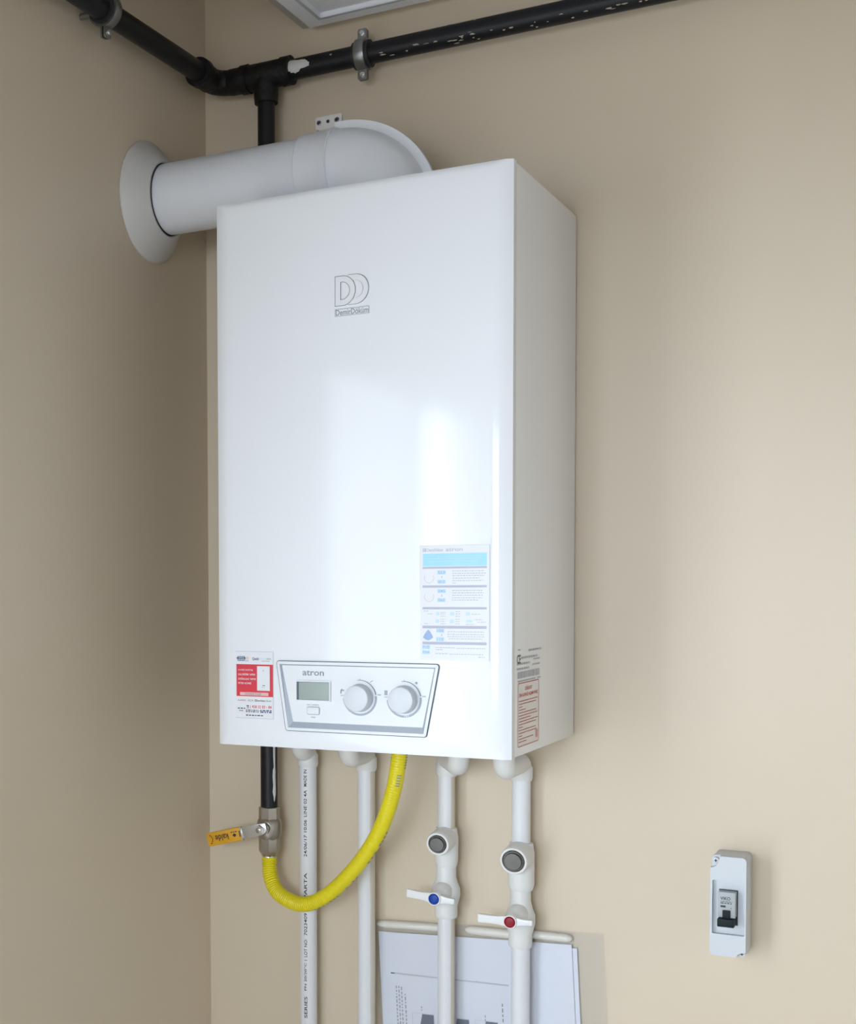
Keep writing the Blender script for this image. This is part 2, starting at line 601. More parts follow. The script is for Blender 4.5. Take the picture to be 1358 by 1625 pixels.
# second letter: only the part that shows beyond the first one
def clip2(pts):
    cx, rx_, cz, rz_ = d1[1] - (d1[1] - d1[0]) * .62, (d1[1] - d1[0]) * .62, (EZ0 + EZ1) / 2, (EZ1 - EZ0) / 2
    out = []
    for x, z in pts:
        lim = cx + rx_ * math.sqrt(max(0, 1 - ((z - cz) / rz_) ** 2))
        out.append((max(x, lim + .0004), z))
    return out
m2 = MB(); dring(m2, clip2(dshape(*d2)), clip2(inset_d(*d2, .0078)), YF, YF - .0009); m2.build('emblem_letter', emb_fill, emb, angle=25)


def offs(pts, d):
    """grow a closed 2D outline by d"""
    n = len(pts)
    out = []
    area_ = sum(pts[i][0] * pts[(i + 1) % n][1] - pts[(i + 1) % n][0] * pts[i][1] for i in range(n))
    sg = 1 if area_ > 0 else -1
    for i in range(n):
        p0, p1, p2 = Vector(pts[i - 1]), Vector(pts[i]), Vector(pts[(i + 1) % n])
        a, b = (p1 - p0), (p2 - p1)
        if a.length < 1e-9 or b.length < 1e-9:
            out.append(tuple(p1)); continue
        a.normalize(); b.normalize()
        na, nb = Vector((a.y, -a.x)), Vector((b.y, -b.x))
        m = na + nb
        m = m / max(0.35, m.dot(na))
        out.append(tuple(p1 + m * d * sg))
    return out


pf = lambda lift: Print((0, YF, 0), (1, 0, 0), (0, 0, 1), (0, -1, 0), lift)
q = pf(.0014)
q.loop(dshape(*d1), offs(dshape(*d1), -.0007))
q.loop(inset_d(*d1, .0078), offs(inset_d(*d1, .0078), -.0006))
q.build('emblem_outline', groove, emb)
q = pf(.0011)
c2o, c2i = clip2(dshape(*d2)), clip2(inset_d(*d2, .0078))
q.loop(c2o, [(x - .0008 if x > EX0 + .030 else x, z + (-.0005 if z > .6175 else .0005)) for x, z in c2o])
q.loop(c2i, [(x - .0005, z) for x, z in c2i])
q.build('emblem_outline', groove, emb)
pl = rrect(EX0 - .0002, EX1 + .0002, .5842, .5940, .0004, 2)
q = pf(.0008); q.loop(pl, offs(pl, -.0006)); q.text('DemirDöküm', EX0 + .001, .5855, EX1 - .001, .5930)
q.build('plate_line', ink_grey, emb)

# ---- control panel
cp = boiler
PT = [(.2844, .1214), (.5192, .1214), (.5010, .0242), (.2986, .0242)]


def rpoly(pts, r, n=5):
    out = []
    m = len(pts)
    for i in range(m):
        p, a, b = Vector(pts[i]), Vector(pts[i - 1]), Vector(pts[(i + 1) % m])
        da, db = (a - p).normalized(), (b - p).normalized()
        ang = da.angle(db)
        t = r / math.tan(ang / 2)
        c = p + (da + db).normalized() * (r / math.sin(ang / 2))
        s0, s1 = p + da * t - c, p + db * t - c
        tot = s0.angle(s1)
        for k in range(n + 1):
            f = k / n
            v = c + (s0 * math.sin((1 - f) * tot) + s1 * math.sin(f * tot)) / math.sin(tot)
            out.append((v.x, v.y))
    return out


LP = YF - .0028        # rim front plane
FP = YF - .0008        # tray floor plane
outer = rpoly(PT, .004)
line_in = offs(outer, -.0009)
rim_in = offs(outer, -.0048)
floor_in = rpoly([(.2928, .1150), (.5112, .1150), (.4955, .0372), (.3094, .0372)], .0012)


def band(a, ya, b, yb):
    n = len(a)
    m = MB()
    m.add([(x, ya, z) for x, z in a] + [(x, yb, z) for x, z in b], [(i, (i + 1) % n, n + (i + 1) % n, n + i) for i in range(n)])
    return m


panel = MB()
nO = len(outer)
panel.add([(x, FP, z) for x, z in floor_in], [tuple(range(nO))])
cpn = panel.build('control_panel', panel_w, boiler, smooth=False)
b1 = band(line_in, LP, rim_in, LP)
b1.build('rim', panel_w, cpn, smooth=False)
b2 = band(outer, YF + .001, outer, LP + .0006)
n0 = len(b2.v)
b3 = band(outer, LP + .0006, line_in, LP)
b2.add(b3.v, b3.f)
b2.build('outline_groove', groove, cpn)
band(rim_in, LP, floor_in, FP).build('tray_wall', silver, cpn, smooth=False)

pc = lambda lift: Print((0, FP, 0), (1, 0, 0), (0, 0, 1), (0, -1, 0), lift)
pc(.0004).text('atron', .3240, .1016, .3556, .1088).build('lettering', ink_grey, cpn)
# display: recessed glass in a raised frame
dsp = MB()
lo = rrect(.3140, .3660, .0665, .0945, .001, 2)
li = rrect(.3160, .3645, .0680, .0930, .0006, 2)
dsp.add([(x, FP - .0012, z) for x, z in li], [tuple(range(len(li)))])
dso = dsp.build('display', lcd_m, cpn, smooth=False)
df = band(lo, FP, lo, FP - .0030)
f2 = band(lo, FP - .0030, li, FP - .0030); df.add(f2.v, f2.f)
f2 = band(li, FP - .0030, li, FP - .0012); df.add(f2.v, f2.f)
df.build('display_frame', panel_w, cpn, smooth=False)
q = pc(.0014); q.rect(.3160, .0680, .3188, .0930); q.rect(.3160, .0922, .3645, .0930); q.build('display_shade_strip', groove, cpn)
# button
MB().prism(rrect(.3312, .3488, .0488, .0582, .0018, 3), (0, FP, 0), (1, 0, 0), (0, 0, 1), (0, -.0022, 0)).build('button', panel_w, cpn, bevel=.0005)
bo = rrect(.3308, .3492, .0484, .0586, .0020, 3)
pc(.0003).loop(offs(bo, .0005), bo).build('button_outline', ink_grey, cpn)
q = pc(.0003); q.text('eco / comfort', .3306, .0608, .3482, .0630); q.text('reset', .3365, .0436, .3428, .0455); q.build('lettering', ink_grey, cpn)


def knob(cx, cz, dot):
    y = FP
    k = MB().lathe((cx, y, cz), (0, -1, 0), [(0, .0180), (.0006, .0180), (.0140, .0176), (.0158, .0170), (.0165, .0152), (.0165, .004), (.0165, .0)], 48).build('knob', knob_m, cpn, angle=50)
    MB().lathe((cx, y, cz), (0, -1, 0), [(0, .0190), (.0012, .0190), (.0014, .0184)], 48).build('knob_skirt', knob_side, cpn)
    q = pc(.0004)
    q.arc(cx, cz, .0214, .0242, 184, 270 if dot else 368)
    if dot:
        q.arc(cx, cz, .0214, .0242, 286, 368)
        q.arc(cx, cz, .0214, .0242, 271.5, 274, 3)
        q.arc(cx, cz, .0214, .0242, 281, 284, 3)
    q.build('dial_scale', silver, cpn)
    q = pc(.0005)
    for k_ in range(12):
        a0, a1 = 12 + k_ * 7.2, 12 + (k_ + 1) * 7.2
        q.arc(cx, cz, 0.0236 - .0012 * (1 - k_ / 12), .0242, a0, a1, 3)
    q.rect(cx - .0002, cz + .0238, cx + .0004, cz + .0258)
    q.build('dial_pointer_line', ink_grey, cpn)
    q = pc(.0004)
    q.text('min', cx - .0275, cz + .0018, cx - .0228, cz + .0034)
    q.text('max', cx + .0250, cz + .0040, cx + .0300, cz + .0056)
    q.build('dial_lettering', ink_grey, cpn)
    q = pc(.0004)
    if dot:
        for r in range(4):
            q.rect(cx - .0275, cz + .0050 + r * .0016, cx - .0230, cz + .0061 + r * .0016)
        q.build('radiator_symbol', ink_grey, cpn)
        q = pc(.0004)
        st_ = []
        for k_ in range(16):
            a = k_ * PI / 8
            rr = .0021 if k_ % 2 == 0 else .0011
            st_.append((cx + .0170 + rr * math.cos(a), cz + .0222 + rr * math.sin(a)))
        q.poly(st_)
        q.build('sun_symbol', ink_grey, cpn)
        q = pc(.0004)
        q.text('c', cx + .0020, cz - .0242, cx + .0038, cz - .0214)
        q.build('dial_lettering', ink_grey, cpn)
    else:
        q.poly([(cx - .0280, cz + .0050), (cx - .0264, cz + .0050), (cx - .0264, cz + .0086), (cx - .0224, cz + .0086), (cx - .0224, cz + .0100), (cx - .0252, cz + .0100), (cx - .0252, cz + .0112), (cx - .0268, cz + .0112), (cx - .0268, cz + .0100), (cx - .0280, cz + .0100)])
        q.build('tap_symbol', ink_grey, cpn)
        q = pc(.0004)
        q.poly([(cx + .0140, cz + .0210), (cx + .0150, cz + .0210), (cx + .0192, cz + .0238), (cx + .0178, cz + .0238)])
        q.build('flame_symbol', ink_grey, cpn)


knob(.4078, .0735, False)
knob(.4700, .0735, True)

# ---- instruction sticker
SX0, SX1, SZ0, SZ1 = .4915, .5843, .1262, .2756
st = MB().box(SX0, SX1, YF - .0003, YF - .00002, SZ0, SZ1).build('instruction_sticker', paper_w, boiler, smooth=False)
sx = lambda a: SX0 + (a - 50) / 1085 * (SX1 - SX0)
sz = lambda b: SZ1 - (b - 145) / 1800 * (SZ1 - SZ0)
ps = lambda l=.0005: Print((0, YF, 0), (1, 0, 0), (0, 0, 1), (0, -1, 0), l)
sr = lambda q, a0, b0, a1, b1: q.rect(sx(a0), sz(b1), sx(a1), sz(b0))
q = ps(); sr(q, 50, 145, 1135, 149); sr(q, 1127, 145, 1137, 1945); sr(q, 50, 145, 52, 820); q.build('edge_line', ink_lgrey, st)
q = ps(); sr(q, 95, 190, 150, 240); q.text('DemirDöküm', sx(165), sz(240), sx(412), sz(192)); q.build('lettering', bar_m, st)
ps(.0007).text('D', sx(108), sz(232), sx(138), sz(198)).build('lettering', paper_w, st)
ps().text('atron', sx(455), sz(240), sx(718), sz(190)).build('lettering', ink_lgrey, st)
q = ps(); sr(q, 97, 272, 1088, 468); q.build('title_band', cyan_m, st)
q = ps(.0007)
for k, (b, a0, a1) in enumerate(((320, 330, 1040), (350, 120, 1000), (395, 200, 980), (440, 560, 830))):
    q.fine(sx(a0), sx(a1), sz(b), .0009, k)
tb = q.build('fine_print', cyan_l, st); tag(tb, kind='stuff')
q = ps()
for b0, b1 in ((478, 508), (770, 805), (1110, 1145), (1402, 1445), (1655, 1697)):
    sr(q, 92, b0, 1087, b1)
q.build('divider_bars', bar_m, st)
for cb in (655, 945):
    q = ps(); q.arc(sx(195), sz(cb), .0061, .0066, 150, 390); q.build('dial_drawing', ink_lgrey, st)
lc = [(325, 535, 460, 600), (325, 680, 455, 745), (325, 830, 460, 890), (325, 968, 455, 1030), (305, 1188, 357, 1240), (527, 1188, 586, 1240), (770, 1188, 832, 1240),
      (302, 1304, 355, 1356), (522, 1304, 584, 1360), (775, 1310, 868, 1346), (308, 1448, 435, 1512), (308, 1580, 435, 1648), (88, 1708, 212, 1772), (88, 1790, 212, 1850)]
for r in lc:
    q = ps(); sr(q, *r); q.build('display_drawing', cyan_l, st)
q = ps(.0007)
for r, t in zip(lc[-2:] + lc[10:12] + lc[:4], ('F10', 'F04', '100', '110', '52.0', '60.0', '045', '065')):
    q.text(t, sx(r[0] + 14), sz(r[3] - 10), sx(r[2] - 14), sz(r[1] + 10))
q.build('lettering', blue_blob, st)
q = ps(); q.poly([(sx(a), sz(b)) for a, b in ((180, 1460), (215, 1500), (250, 1560), (255, 1595), (215, 1620), (185, 1635), (140, 1622), (100, 1590), (120, 1545), (150, 1500))]); q.build('drop_drawing', blue_blob, st)
q = ps()
rows = [(548, 560, 1045, 1), (585, 560, 1075, 1), (620, 560, 1050, 1), (658, 560, 980, 1), (697, 560, 1030, 1), (735, 560, 610, 1),
        (853, 555, 1020, 1), (888, 560, 1040, 1), (925, 560, 1035, 1), (965, 555, 1020, 1), (1000, 555, 975, 1),
        (1495, 490, 1050, 1), (1535, 480, 1045, 1), (1570, 485, 1065, 1), (1605, 505, 1035, 1),
        (1745, 300, 600, 1), (1752, 625, 1065, 1), (1778, 300, 410, 1), (1838, 300, 500, 1), (1845, 520, 1045, 1), (1885, 960, 1060, 1)]
for k, (b, a0, a1, _) in enumerate(rows):
    q.fine(sx(a0), sx(a1), sz(b), .0010, 50 + k)
for k, (a, b) in enumerate([(375, 1190), (375, 1215), (375, 1252), (610, 1180), (610, 1215), (610, 1252), (860, 1220), (375, 1300), (375, 1335), (375, 1370), (610, 1300), (610, 1335), (610, 1372), (900, 1305), (945, 1342), (770, 1378), (110, 1172), (175, 1215), (120, 1370)]):
    q.fine(sx(a), sx(a + (130 if a > 700 else 75)), sz(b), .0009, 100 + k)
for b in (640, 930, 1546):
    sr(q, 388, b - 18, 402, b + 18)
tag(q.build('fine_print', ink_lgrey, st), kind='stuff')

# ---- red service sticker
VX0, VX1, VZ0, VZ1 = .2210, .2797, .0392, .1332
sv = MB().box(VX0, VX1, YF - .0004, YF - .00002, VZ0, VZ1).build('service_sticker', paper_w, boiler, smooth=False)
vx = lambda a: VX0 + (a - 115) / 560 * (VX1 - VX0)
vz = lambda b: VZ1 - (b - 115) / 970 * (VZ1 - VZ0)
vr = lambda q, a0, b0, a1, b1: q.rect(vx(a0), vz(b1), vx(a1), vz(b0))
q = ps(.0006); vr(q, 115, 113, 675, 118); vr(q, 668, 113, 675, 1087); vr(q, 115, 1081, 675, 1087); q.build('edge_line', ink_lgrey, sv)
q = ps(.0006); vr(q, 126, 302, 668, 768); q.build('red_block', red_m, sv)
q = ps(.0009); vr(q, 435, 326, 622, 680); q.build('boiler_picture', paper_w, sv)
q = ps(.0011); vr(q, 515, 386, 540, 394); vr(q, 515, 598, 552, 612); vr(q, 508, 628, 530, 634); vr(q, 540, 628, 552, 634); q.build('boiler_picture_marks', ink_grey, sv)
q = ps(.0009)
for b, a1, t in ((385, 368, 'KOMBİ MONTAJ'), (447, 408, 'KALORİFER YAPIMI'), (512, 415, 'DOĞALGAZ YAPIMI'), (575, 348, 'PETEK KOMBİ')):
    q.text(t, vx(155), vz(b + 17), vx(a1), vz(b - 19))
q.build('lettering', paper_w, sv)
q = ps(.0008); vr(q, 180, 708, 600, 754); q.build('banner', mat('pale pink print', (0.78, 0.50, 0.48, 1), 0.5), sv)
q = ps(.0010); q.text('Ücretsiz Keşif', vx(255), vz(752), vx(495), vz(708)); q.build('lettering', ink_grey, sv)
q = ps(.0006); o_ = rrect(vx(133), vx(262), vz(245), vz(188), .0028, 4); q.loop(o_, offs(o_, -.0010)); vr(q, 140, 252, 310, 257); q.text('Qweb', vx(362), vz(248), vx(460), vz(200)); q.build('logo_print', navy_ink, sv)
q = ps(.0006); q.poly(offs(o_, -.0010)); q.text('bilişim', vx(465), vz(235), vx(560), vz(205)); q.build('logo_print', cyan_l, sv)
q = ps(.0006); q.disc(vx(290), vz(215), .0026); q.build('logo_print', mat('pale rose print', (0.76, 0.60, 0.56, 1), 0.5), sv)
q = ps(.0006); q.text('.com', vx(565), vz(232), vx(635), vz(208)); q.fine(vx(500), vx(620), vz(252), .0008, 3); q.text('ECA', vx(300), vz(838), vx(378), vz(812)); q.text('Bosch', vx(570), vz(838), vx(640), vz(812)); q.build('lettering', ink_grey, sv)
q = ps(.0006); q.text('ALARKO', vx(145), vz(838), vx(265), vz(815)); q.build('lettering', red_ink, sv)
q = ps(.0006); q.text('DemirDöküm', vx(430), vz(838), vx(552), vz(812)); o_ = rrect(vx(398), vx(424), vz(838), vz(812), .0004, 2); q.loop(o_, offs(o_, -.0006))
vr(q, 275, 900, 312, 915); vr(q, 280, 930, 312, 940); q.fine(vx(265), vx(455), vz(968), .0012, 8); q.fine(vx(265), vx(455), vz(990), .0012, 9); q.fine(vx(265), vx(518), vz(1042), .0014, 10); q.fine(vx(145), vx(255), vz(945), .0014, 11); q.fine(vx(165), vx(235), vz(978), .0010, 12)
q.build('lettering', ink, sv)
q = ps(.0006); q.text('( 428 32 83 - 84', vx(328), vz(948), vx(645), vz(895)); q.build('lettering', red_m, sv)
q = ps(.0006); q.fine(vx(478), vx(645), vz(968), .0015, 21); q.fine(vx(478), vx(645), vz(990), .0015, 22); tag(q.build('fine_print', navy_ink, sv), kind='stuff')

# ---- rating plate and warning label on the right side
XS = BX1
pside = lambda l: Print((XS - .0006, 0, 0), (0, 1, 0), (0, 0, 1), (1, 0, 0), l)
q = pside(.0006)
rnd = random.Random(5)
y = -.300
while y < -.194:
    wd = rnd.uniform(.0008, .0026)
    q.rect(y, .1020, y + wd, .1108)
    y += wd + rnd.uniform(.0004, .0012)
rp = q.build('rating_label', ink_lgrey, boiler)
q = pside(.0006)
pside(.0006).text('CE', -.3030, .1215, -.2870, .1330).build('lettering', ink, rp)
q.fine(-.300, -.288, .1395, .0018, 31); q.fine(-.250, -.186, .1372, .0026, 32); q.fine(-.285, -.207, .1285, .0026, 33, 1)
q.fine(-.303, -.243, .1210, .0026, 34); q.fine(-.225, -.195, .1245, .0018, 35); q.fine(-.303, -.247, .1145, .0026, 36); q.fine(-.230, -.195, .1175, .0018, 37)
q.fine(-.300, -.216, .0985, .0020, 38); q.fine(-.206, -.190, .0985, .0020, 39)
tag(q.build('fine_print', ink_lgrey, rp), kind='stuff')
WY0, WY1, WZ0, WZ1 = -.2995, -.1985, .0126, .0962
wnl = MB().box(XS - .0007, XS - .0002, WY0, WY1, WZ0, WZ1).build('warning_label', pink_paper, boiler, smooth=False)
q = pside(.0007)
o_ = rrect(WY0, WY1, WZ0, WZ1, .004, 4); q.loop(o_, offs(o_, -.0012)); q.build('border_line', red_ink, wnl)
q = pside(.0007)
q.text('DİKKAT', -.265, .0855, -.232, .0915)
q.text('ÖN KAPAĞI AÇMAYINIZ', -.2945, .0765, -.2035, .0835)
q.build('lettering', red_m, wnl)
q = pside(.0007)
for k, f in enumerate((1, .88, .18, .34, .93, .97, .62, 1, .9, .2, .88, .92, .17, .76, .4)):
    q.fine(-.2945, -.2035, .0722 - k * .0038, .0013, 60 + k, f)
tag(q.build('fine_print', red_ink, wnl), kind='stuff')
q = pside(.0008); q.rect(-.214, .0185, -.2035, .0290); q.build('stamp_mark', mat('pale red print', (0.66, 0.38, 0.35, 1), 0.5), wnl)

# ================================================================== flue
FY, FZ_, FR = -.18, .8245, .0535
EXC, ER = .397, .078
flue = thing('flue_pipe', (EXC, FY, H), 'white round flue pipe bending from the boiler top into the left wall', 'flue')
MB().tube([(0.002, FY, FZ_), (EXC - ER - .03, FY, FZ_)], FR, 56).build('straight_pipe', flue_w, flue)
arcp = [(EXC - ER + ER * math.sin(a), FY, FZ_ - ER + ER * math.cos(a)) for a in [PI / 2 * k / 16 for k in range(17)]]
MB().tube([(EXC - ER - .03, FY, FZ_)] + arcp + [(EXC, FY, H + .0006)], FR + .0034, 56).build('elbow', flue_w, flue, angle=50)
MB().lathe((EXC, FY, H + .0005), (0, 0, 1), [(0, FR + .010), (.004, FR + .010), (.006, FR + .004), (.012, FR + .004)], 48).build('base_ring', flue_w, flue)
# outer seam rib along the elbow
ri = MB()
r0, r1, th = ER + FR - .002, ER + FR + .0150, .0045
ang = [math.radians(-4 + 96 * k / 24) for k in range(25)]
cx, cz = EXC - ER, FZ_ - ER
for yy in (0,):
    vs = []
    for a in ang:
        for (r, dy) in ((r0, -th), (r1, -th), (r1, th), (r0, th)):
            vs.append((cx + r * math.sin(a), FY + dy, cz + r * math.cos(a)))
    fs = []
    for i in range(24):
        for k in range(4):
            k2 = (k + 1) % 4
            fs.append((i * 4 + k, i * 4 + k2, (i + 1) * 4 + k2, (i + 1) * 4 + k))
    fs += [(0, 1, 2, 3), (96, 97, 98, 99)]
    ri.add(vs, fs)
ri.build('seam_rib', flue_w, flue)
CXA, CXB = .2655, .3165
cl = MB().lathe((CXA, FY, FZ_), (1, 0, 0), [(0, FR), (0, FR + .0036), (.0012, FR + .0044), (.0045, FR + .0040), (CXB - CXA - .0045, FR + .0048), (CXB - CXA - .0012, FR + .0062), (CXB - CXA, FR + .0052), (CXB - CXA, FR)], 56).build('collar', flue_w, flue, angle=40)
tb_ = MB().box(.2830, .3165, FY - .003, FY + .003, FZ_ + FR - .002, FZ_ + FR + .010)
tz = FZ_ + FR + .0085
tb_.prism(rrect(.2785, .3195, tz, tz + .0185, .0025, 3), (0, FY - .0035, 0), (1, 0, 0), (0, 0, 1), (0, .0035, 0))
tb_.prism(rrect(.2785, .3195, tz, tz + .0185, .0025, 3), (0, FY + .0015, 0), (1, 0, 0), (0, 0, 1), (0, .0035, 0))
tb_.build('collar_bracket', flange_w, cl, bevel=.0006)
for hx, hr in ((.2845, .0036), (.2985, .0024), (.3125, .0036)):
    MB().lathe((hx, FY - .0036, tz + .0098), (0, -1, 0), [(-.0002, hr), (.0008, hr), (.0010, hr * .7), (.0002, hr * .55), (.0002, .0001)], 20).build('bracket_screw', zinc if hr > .003 else dark_m, cl)
    MB().lathe((hx, FY - .0036, tz + .0098), (0, -1, 0), [(0, hr * .5), (.0009, hr * .5)], 16).build('screw_hole', dark_m, cl)
# wall rosette
MB().lathe((0.0005, FY - .006, FZ_ - .002), (1, 0, 0), [(0, .0915), (.0025, .0920), (.0045, .0912), (.020, .072), (.031, .0600), (.0325, .0570), (.030, .0545)], 64).build('wall_rosette', flange_w, flue, angle=40)
MB().lathe((0.012, FY, FZ_), (1, 0, 0), [(0, .0566), (.0190, .0566)], 48).build('rosette_gap', dark_m, flue)

# ================================================================== black gas pipe
PZ = 1.0365
GX, GY = .131, -.040
RH, RV = .0158, .0138
gp = thing('gas_pipe', (GX, GY, PZ), 'black painted gas pipe running along both walls above the flue', 'pipe')
MB().tube([(.150, GY, PZ), (RX - .002, GY, PZ)], RH, 28).build('back_wall_run', black_p, gp)
MB().tube([(.042, -.075, PZ + .004), (.042, RY + .004, PZ + .008)], RH, 28).build('left_wall_run', black_p, gp)
MB().tube([(GX, GY, PZ - .02), (GX, GY, -.139)], RV, 28).build('drop_run', black_p, gp)
ep = fillet([(.042, -.100, PZ + .004), (.042, GY, PZ + .001), (.098, GY, PZ)], .036, 10)
MB().tube(ep, [.0205] * 2 + [.0195] * (len(ep) - 4) + [.0205] * 2, 28).build('corner_elbow', black_lumpy, gp)
for pth in (((.042, -.104, PZ + .004), (.042, -.090, PZ + .004)), ((.090, GY, PZ), (.102, GY, PZ))):
    MB().tube(pth, .0228, 28).build('elbow_band', black_lumpy, gp)
te = MB().tube([(.094, GY, PZ), (.100, GY, PZ), (.166, GY, PZ), (.172, GY, PZ)], [.019, .0208, .0208, .019], 28)
te.build('tee', black_lumpy, gp)
MB().tube([(GX, GY, PZ - .005), (GX, GY, PZ - .034), (GX, GY, PZ - .044)], [.0195, .0195, .0185], 28).build('tee_branch', black_lumpy, gp)
MB().tube([(.160, GY, PZ), (.176, GY, PZ)], .0225, 28).build('tee_band', black_lumpy, gp)


def cyl_patch(mbx, x, ang, rx_, ra, rad, axis, seed, base, n=18, ring=3):
    """irregular blob of plaster hugging a pipe; axis 'x' or 'z'; base = pipe centre coords"""
    rnd = random.Random(seed)
    ph = [rnd.uniform(0, 6.28) for _ in range(3)]
    vs, fs = [], []
    pt = lambda s, a, r: ((x + s, base[0] + r * -math.cos(a), base[1] + r * math.sin(a)) if axis == 'x' else (base[0] + r * math.sin(a), base[1] - r * math.cos(a), x + s))
    vs.append(pt(0, ang, rad + .0008))
    for j in range(1, ring + 1):
        for k in range(n):
            t = 2 * PI * k / n
            rr = j / ring * (1 + .18 * math.sin(3 * t + ph[0]) + .12 * math.sin(5 * t + ph[1]))
            vs.append(pt(rx_ * rr * math.cos(t), ang + ra * rr * math.sin(t), rad + (.0008 if j < ring else -.0002)))
    for k in range(n):
        fs.append((0, 1 + k, 1 + (k + 1) % n))
    for j in range(ring - 1):
        for k in range(n):
            k2 = (k + 1) % n
            fs.append((1 + j * n + k, 1 + (j + 1) * n + k, 1 + (j + 1) * n + k2, 1 + j * n + k2))
    mbx.add(vs, fs)
    return mbx


cyl_patch(MB(), .1905, .02, .0205, .72, RH, 'x', 3, (GY, PZ)).build('plaster_patch', white_splash, gp)
sp = MB()
rnd = random.Random(12)
for k in range(46):
    x = rnd.choice([rnd.uniform(.30, .48), rnd.uniform(.44, .80)])
    a = rnd.choice([rnd.gauss(1.2, .15), rnd.gauss(-.75, .2), rnd.gauss(-.75, .2)])
    cyl_patch(sp, x, a, rnd.uniform(.001, .0055), rnd.uniform(.03, .10), RH, 'x', 100 + k, (GY, PZ), 8, 1)
cyl_patch(sp, .248, .35, .0022, .14, RH, 'x', 77, (GY, PZ), 10, 1)
tag(sp.build('plaster_specks', mat('cream plaster specks', (0.42, 0.37, 0.30, 1), 0.8), gp), kind='stuff')
MB_ = MB()
for k, (z, rx_, ra) in enumerate(((-.045, .030, .16), (-.085, .030, .22), (-.110, .014, .24))):
    cyl_patch(MB_, z, 1.12, rx_, ra, RV, 'z', 200 + k, (GX, GY), 16, 3)
MB_.build('scraped_paint', white_splash, gp)


def clamp(loc, ax, label, r):
    """split pipe ring with bolted ears; ax 'x' or 'y' = pipe direction"""
    t = thing('pipe_clamp', loc, label, 'pipe clamp', 'steel clamps on the black gas pipe')
    x, y, z = loc
    A = Vector((1, 0, 0)) if ax == 'x' else Vector((0, 1, 0))
    Wd = Vector((0, 1, 0)) if ax == 'x' else Vector((-1, 0, 0))     # towards the wall
    c = Vector(loc)
    MB().lathe(c - A * .013, A, [(0, r), (0, r + .0045), (.026, r + .0045), (.026, r)], 32).build('rubber_lining', rubber, t)
    MB().lathe(c - A * .008, A, [(0, r + .0046), (0, r + .0078), (.002, r + .0084), (.014, r + .0084), (.016, r + .0078), (.016, r + .0046)], 32).build('ring', zinc, t)
    for s in (1, -1):
        e = MB()
        pts = rrect(-.0075, .0075, 0, .0165, .003, 3)
        for dw in (-.0045, .0010):
            e.prism(pts, c + Wd * dw + Vector((0, 0, s * (r + .006))), A, Vector((0, 0, s)), Wd * .0032)
        ear = e.build('ear', zinc, t)
        MB().lathe(c - Wd * .0045 + Vector((0, 0, s * (r + .0150))), -Wd, [(0, .0046), (.0022, .0046), (.0034, .003), (.0034, .0001)], 16).build('bolt_head', zinc_b, ear)
    wall_gap = -y if ax == 'x' else x
    MB().tube([c + Wd * (r + .007), c + Wd * (wall_gap - .0005)], .0045, 16).build('stud', zinc, t)
    return t


clamp((.2955, GY, PZ), 'x', 'steel pipe clamp holding the black pipe on the back wall', RH)
clamp((.042, -.379, PZ + .0049), 'y', 'steel pipe clamp holding the black pipe on the left wall', RH)

# ================================================================== white cabinet above the pipe
CB = 1.1
cab = thing('wall_cabinet', (.50, -.18, CB), 'white framed cabinet underside above the black pipe, cut by the photo top', 'cabinet')
fo = [(.200, -.025), (.80, -.025), (.80, -.36), (.200, -.36)]
def cband(a, za, b, zb):
    n = 4
    return MB().add([(x, y, za) for x, y in a] + [(x, y, zb) for x, y in b], [(i, (i + 1) % n, n + (i + 1) % n, n + i) for i in range(n)])
o1 = [(.178, -.0008), (.82, -.0008), (.82, -.38), (.178, -.38)]
o2 = [(.226, -.050), (.775, -.050), (.775, -.335), (.226, -.335)]
o3 = [(.232, -.056), (.769, -.056), (.769, -.329), (.232, -.329)]
bd = MB().box(.178, .82, -.38, -.0008, CB + .012, CZ - .001)
bd.build('carcass', mat('beige cabinet side', (0.50, 0.46, 0.40, 1), 0.5), cab, smooth=False)
fm = cband(fo, CB + .012, fo, CB + .0015)
for a, za, b, zb in ((fo, CB + .0015, [(x + (.003 if x < .5 else -.003), y + (-.003 if y > -.2 else .003)) for x, y in fo], CB), ([(x + (.003 if x < .5 else -.003), y + (-.003 if y > -.2 else .003)) for x, y in fo], CB, o2, CB), (o2, CB, o3, CB + .008)):
    k = cband(a, za, b, zb); fm.add(k.v, k.f)
fm.build('bottom_frame', cab_m, cab, smooth=False)
MB().add([(x, y, CB + .008) for x, y in o3], [(0, 1, 2, 3)]).build('bottom_panel', cab_m, cab, smooth=False)
k = cband(o2, CB - .0004, o3, CB - .0004)
k.build('panel_groove', ink_lgrey, cab, smooth=False)

# ================================================================== gas valve and yellow hose
gv = thing('gas_valve', (GX, GY, -.178), 'nickel gas ball valve with an orange-gripped lever', 'valve')
vt, vb = -.1365, -.2170
OCT = PI / 8
MB().lathe((GX, GY, vt + .001), (0, 0, -1), [(0, .0155), (.001, .0172), (.020, .0172), (.0215, .0165)], 8, OCT).build('upper_hexagon', nickel, gv, angle=20)
MB().lathe((GX, GY, vt - .018), (0, 0, -1), [(0, .0165), (.003, .0192), (.010, .0200), (.024, .0200), (.030, .0180), (.034, .0160)], 36).build('body', nickel, gv, angle=40)
MB().lathe((GX, GY, vt - .046), (0, 0, -1), [(0, .0160), (.002, .0172), (.024, .0172), (.028, .0160), (.030, .0140), (.034, .0125)], 8, OCT).build('lower_hexagon', nickel, gv, angle=20)
MB().lathe((GX, GY - .012, vt - .032), (0, -1, 0), [(0, .0100), (.012, .0100), (.0125, .0085), (.022, .0085)], 24).build('stem_housing', nickel, gv)
